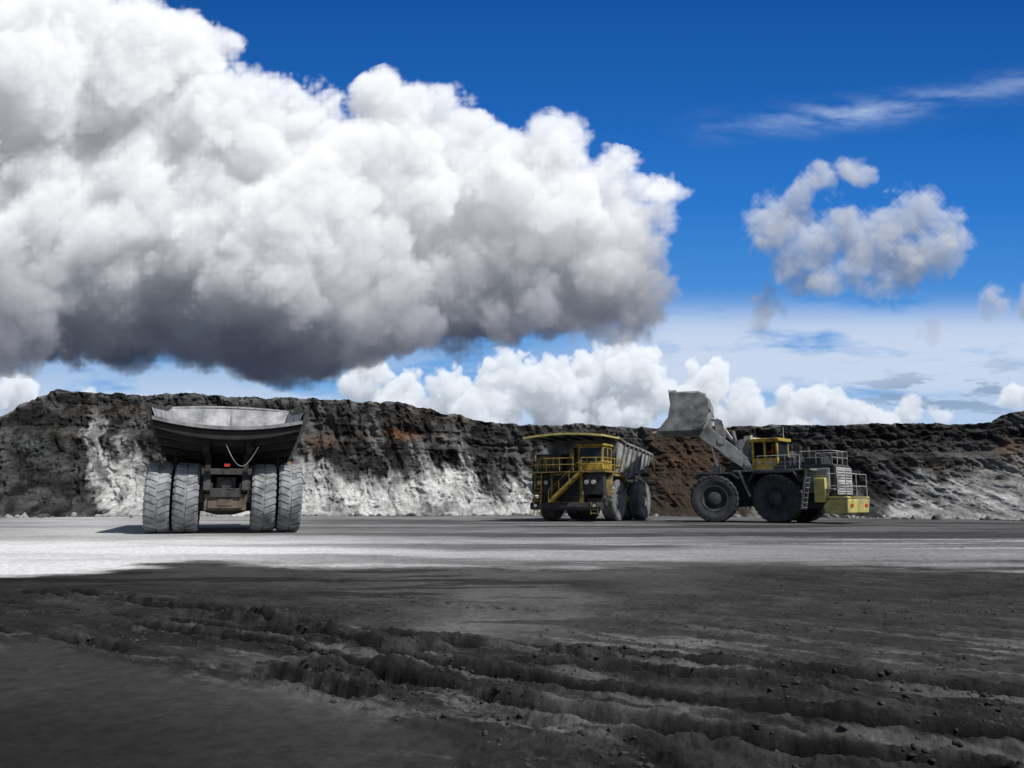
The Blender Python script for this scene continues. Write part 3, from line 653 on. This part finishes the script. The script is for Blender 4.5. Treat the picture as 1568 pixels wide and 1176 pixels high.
scatter('fallen_rocks',np.stack([xx,yy,S*.15],-1),S,'boulder')
print('rubble',time.time()-T0)

# ------------------------------------------------------------------ sky dome with clouds
def PP(x,y):
    d=dirpx(x,y); return F*d[0]/d[1],F*d[2]/d[1]
SX=np.arange(-1010,1011,2.0,dtype=np.float32); SY=np.arange(-40,951,2.0,dtype=np.float32)
U,Vv=np.meshgrid(SX,SY)
g=[-40,0,60,150,290,470,640,830,950]
cols=np.array([(.50,.62,.80),(.46,.60,.82),(.36,.54,.82),(.20,.43,.78),(.075,.29,.70),(.026,.185,.60),(.013,.125,.46),(.008,.088,.35),(.007,.08,.32)])
sky=np.stack([np.interp(Vv,g,cols[:,k]) for k in range(3)],-1).astype(np.float32)
def over(rgb,a):
    global sky; sky=rgb+sky*(1-a[...,None])
crng=np.random.default_rng(5)
def puffs(bl,n,rs=(.3,.5),az=.55,zj=.5,zmax=1e9):
    out=[]
    for b in bl:
        x,y=PP(b[0],b[1]); r=b[2]; lim=max(0,zmax-r*az); z=float(np.clip(crng.uniform(-zj,zj)*r,-lim,lim))
        out.append((x,y,z,r,az))
        nn=n+int(r>130)*6+int(r>180)*8
        for i in range(nn):
            th=crng.uniform(0,2*math.pi); fr=crng.uniform(.1,1.0)
            rr=min(r*crng.uniform(*rs),62)
            out.append((x+math.cos(th)*fr*(r-rr*.45),y+math.sin(th)*fr*(r-rr*.45),z-az*math.sqrt(max(0,1-fr*fr))*r*.85,rr,.85))
    return out
def cloud(B,bounds,zr,dz,amps,wls,soft,sig,sigl,L,sun,ambt,ambb,yb0,yb1,seed,base=None,haze=0,hazec=(.6,.7,.85),tint=(1,1,1),off=.62,wrap=.22):
    i0=np.searchsorted(SX,bounds[0]);i1=np.searchsorted(SX,bounds[1]);j0=np.searchsorted(SY,bounds[2]);j1=np.searchsorted(SY,bounds[3])
    xs=SX[i0:i1];ys=SY[j0:j1];zs=np.arange(-zr,zr,dz,dtype=np.float32)
    XX,YY=np.meshgrid(xs,ys); D=np.zeros((len(zs),)+XX.shape,np.float32); tot=sum(amps)
    bs=None
    if base is not None:
        bb=[PP(*p) for p in base]; bs=YY-np.interp(XX,[p[0] for p in bb],[p[1] for p in bb]).astype(np.float32)
        bs=bs+(fbm(XX/90,YY/60,o=3)-.5)*26
    for k,zv in enumerate(zs):
        s=np.full(XX.shape,-1e3,np.float32)
        for cx,cyy,cz,r,az in B:
            zz=(zv-cz)/az; q=r+tot*.6
            if abs(zz)>q: continue
            w=math.sqrt(q*q-zz*zz)
            a0,a1=np.searchsorted(xs,(cx-w,cx+w)); b0,b1=np.searchsorted(ys,(cyy-w,cyy+w))
            if a1<=a0 or b1<=b0: continue
            d=r-np.sqrt((XX[b0:b1,a0:a1]-cx)**2+(YY[b0:b1,a0:a1]-cyy)**2+zz*zz)
            s[b0:b1,a0:a1]=np.maximum(s[b0:b1,a0:a1],d)
        if bs is not None: s=np.minimum(s,bs*1.0)
        m=s>-tot*.6
        if not m.any(): continue
        x=XX[m];y=YY[m]; add=np.zeros_like(x); z0=np.full_like(x,zv)
        for o,(am,wl) in enumerate(zip(amps,wls)):
            c,sn=math.cos(.7*o+.3),math.sin(.7*o+.3)
            xr=x*c-y*sn; yr=x*sn+y*c
            nn=vn3(xr/wl+seed+o*7.7,yr/wl+seed*2+o*3.1,z0/wl+o*11.3+seed)
            add+=am*(np.abs(2*nn-1)*2.2-off)
        D[k][m]=np.clip((s[m]+add)/soft,0,1)
    step=SY[1]-SY[0]; fx=(L[0]/L[1]); fz=(-L[2]/L[1])*step/dz
    tau=np.zeros_like(D); cur=np.zeros((len(zs),len(xs)),np.float32)
    i=int(math.floor(fx)); f=fx-i
    for j in range(len(ys)-1,-1,-1):
        c0=np.roll(cur,-i,1) if i else cur; c1=np.roll(cur,-i-1,1); sx=c0*(1-f)+c1*f
        sx[:,-(i+1):]=0
        zsft=np.vstack([np.zeros((1,len(xs)),np.float32),sx[:-1]])
        sh=sx*(1-fz)+zsft*fz
        tau[:,j,:]=sh; cur=sh+D[:,j,:]*step*sigl
    hf=np.clip((YY-yb0)/(yb1-yb0),0,1)
    if bs is not None: hf=np.clip((bs+(fbm(XX/70+4,YY/50,o=4)-.5)*90)/(yb1-yb0),0,1)
    hf=hf*hf*(3-2*hf)
    Tm=np.ones(XX.shape,np.float32); acc=np.zeros(XX.shape+(3,),np.float32)
    ambc=(np.array(ambb)[None,None]*(1-hf[...,None])+np.array(ambt)[None,None]*hf[...,None]).astype(np.float32)
    sunk=(.30+.70*hf) if bs is not None else np.ones_like(hf)
    for k in range(len(zs)):
        a=1-np.exp(-D[k]*sig*dz)
        li=sun*sunk*((1-wrap)*np.exp(-tau[k])+wrap*np.exp(-tau[k]*.2))
        c=li[...,None]*np.array(tint,dtype=np.float32)[None,None]+ambc*(.5+.5*np.exp(-tau[k]*.4))[...,None]
        acc+=(Tm*a)[...,None]*c; Tm*=1-a
    al=1-Tm
    acc=acc*(1-haze)+al[...,None]*haze*np.array(hazec)
    full=np.zeros(sky.shape,np.float32); fa=np.zeros(U.shape,np.float32)
    full[j0:j1,i0:i1]=acc; fa[j0:j1,i0:i1]=al; over(full,fa)
    print('cloud',D.shape,len(B),time.time()-T0)
_,yA=PP(784,480); _,yB=PP(784,600)
nst=fbm(U/150,Vv/34,o=6,g=.6)
band=np.exp(-((Vv-(yA+yB)/2+10)/80)**4)*sst(U,60,260)
a=band*sst(nst,.24,.54)*.9; over(a[...,None]*np.array([.62,.71,.86]),a)
a=np.exp(-((Vv-150)/75)**2)*(1-sst(U,150,400))*sst(nst,.25,.55)*.75; over(a[...,None]*np.array([.60,.69,.82]),a)
a=np.exp(-((Vv-110)/50)**4)*sst(U,-400,0)*.55; over(a[...,None]*np.array([.58,.68,.83]),a)
nb=fbm(U/90+5,Vv/13+3,o=5,g=.6)
a=np.exp(-((Vv-160)/50)**2)*sst(U,420,620)*sst(nb,.50,.62)*.8; over(a[...,None]*np.array([.24,.34,.50]),a)
cx=[PP(1060,198),PP(1150,188),PP(1280,178),PP(1350,168),PP(1430,152),PP(1568,125)]
ln=np.interp(U,[p[0] for p in cx],[p[1] for p in cx]); nci=fbm(U/75+9,(Vv-ln)/16+2+U/90,o=5,g=.6)
a=np.exp(-((Vv-ln)/(15+10*nci))**2)*sst(U,230,430)*sst(nci,.2,.8)*(.45+.5*np.exp(-((U-560)/90)**2))*.75
over(a[...,None]*np.array([.50,.62,.84]),a)
L=(.30,.80,-.30)
low=[(-40,600,48),(20,590,42),(150,618,34),(230,620,24),(290,618,26),(350,625,22),(560,580,44),(610,600,50),(690,598,50),(770,580,56),(840,585,62),(905,570,55),(965,555,50),(1000,600,50),(870,640,70),(950,640,60),(1085,585,48),(1060,620,46),(1140,620,44),(1220,622,46),(1270,612,40),(1310,630,36),(1390,628,26),(1440,634,22),(740,640,70),(600,650,60),(1120,655,60),(1200,655,60),(1350,660,50),(1550,600,28),(1600,590,40)]
cloud(puffs([(b[0],b[1]+6,b[2]*.80) for b in low],4,(.3,.5)),(-1000,1000,50,330),60,4,(11,7,4,2.2),(50,25,12.5,6.2),6,.10,.036,L,.70,(.32,.37,.44),(.16,.22,.31),95,230,3.1,haze=.14,hazec=(.58,.68,.83),tint=(1,.98,.94),off=.55)
rc=[(1405,326,44),(1452,350,38),(1360,360,50),(1310,372,48),(1255,382,46),(1305,412,38),(1385,400,48),(1430,385,42),(1190,335,40),(1225,300,26),(1262,280,24),(1308,266,22),(1240,340,30),(1175,365,36),(1210,405,38),(1225,435,30),(1175,465,30),(1165,500,22),(1270,430,34),(1350,430,36),(1530,465,24),(1575,475,30),(1425,510,18)]
cloud(puffs(rc,3,(.35,.55)),(200,1000,190,620),70,4,(12,9,6,3.6,2),(64,32,16,8,4.2),15,.028,.034,L,.62,(.19,.23,.29),(.07,.10,.17),PP(1300,470)[1],PP(1300,310)[1],8.3,tint=(1,.98,.95),off=.55)
mc=[(-160,120,260),(40,130,190),(170,120,140),(260,130,120),(350,180,110),(450,235,105),(540,260,100),(615,195,88),(600,290,110),(690,230,82),(760,270,88),(838,245,70),(850,330,95),(930,310,72),(1005,318,38),(960,380,62),(-100,380,240),(120,340,200),(300,330,180),(450,390,160),(600,400,150),(740,400,135),(860,420,100),(935,430,80),(-200,500,140),(0,500,140),(200,500,140),(400,520,135),(560,490,125),(700,480,110),(820,480,92),(1000,430,44),(960,475,60),(900,500,70)]
cloud(puffs([(b[0],b[1],b[2]*.95) for b in mc],9,(.22,.45),.5,.45,140),(-1010,420,150,951),203,7,(20,15,10,6.5,4.2,2.4),(170,85,43,22,11,5.6),18,.050,.0195,L,.88,(.22,.25,.30),(.030,.045,.095),0,250,5.7,base=[(-300,538),(0,541),(250,554),(450,574),(600,550),(800,526),(960,508),(1100,495)],tint=(1,.985,.965),off=.48,wrap=.30)
sky=np.clip(sky,0,1.05)
nrm=np.sqrt(U**2+F**2+Vv**2); Rd=4500.0
DX=U/nrm*Rd; DY=F/nrm*Rd; DZ=Vv/nrm*Rd
al=sst(1010-np.abs(U),0,60)*sst(950-Vv,0,50)
Cs=np.concatenate([sky,al[...,None]],-1)
m=bpy.data.materials.new('sky_with_clouds'); m.use_nodes=True; nt=m.node_tree; nt.nodes.clear()
at=nt.nodes.new('ShaderNodeAttribute'); at.attribute_name='Col'; em=nt.nodes.new('ShaderNodeEmission'); tr=nt.nodes.new('ShaderNodeBsdfTransparent'); mx=nt.nodes.new('ShaderNodeMixShader'); out=nt.nodes.new('ShaderNodeOutputMaterial')
nt.links.new(at.outputs['Color'],em.inputs['Color']); nt.links.new(at.outputs['Alpha'],mx.inputs[0]); nt.links.new(tr.outputs[0],mx.inputs[1]); nt.links.new(em.outputs[0],mx.inputs[2]); nt.links.new(mx.outputs[0],out.inputs['Surface'])
try: m.cycles.emission_sampling='NONE'
except Exception as ex: print(ex)
grid_mesh('sky',DX,DY,DZ,Cs,m)

# ------------------------------------------------------------------ light
sd=Vector((.50,-.42,.86)).normalized()
w=bpy.data.worlds.new('World'); scene.world=w; w.use_nodes=True; nt=w.node_tree
st=nt.nodes.new('ShaderNodeTexSky'); st.sky_type='NISHITA'; st.sun_disc=False
el=math.asin(sd.z); az=math.atan2(sd.x,sd.y); st.sun_elevation=el; st.sun_rotation=az
nt.links.new(st.outputs['Color'],nt.nodes['Background'].inputs['Color']); nt.nodes['Background'].inputs['Strength'].default_value=.055
sl=bpy.data.lights.new('sun','SUN'); sl.energy=4.1; sl.angle=math.radians(.5); sl.color=(1,.965,.91)
so=bpy.data.objects.new('sun',sl); COL.objects.link(so); so.rotation_euler=sd.to_track_quat('Z','Y').to_euler()
cam=bpy.data.cameras.new('camera'); co=bpy.data.objects.new('camera',cam); COL.objects.link(co)
cam.sensor_width=36; cam.lens=36*F/1568; cam.clip_end=12000; cam.clip_start=.1
co.location=(0,0,CH); co.rotation_euler=(math.pi/2+PITCH,0,0); scene.camera=co
scene.view_settings.view_transform='Standard'; scene.view_settings.look='None'; scene.view_settings.exposure=0
print('done',time.time()-T0)
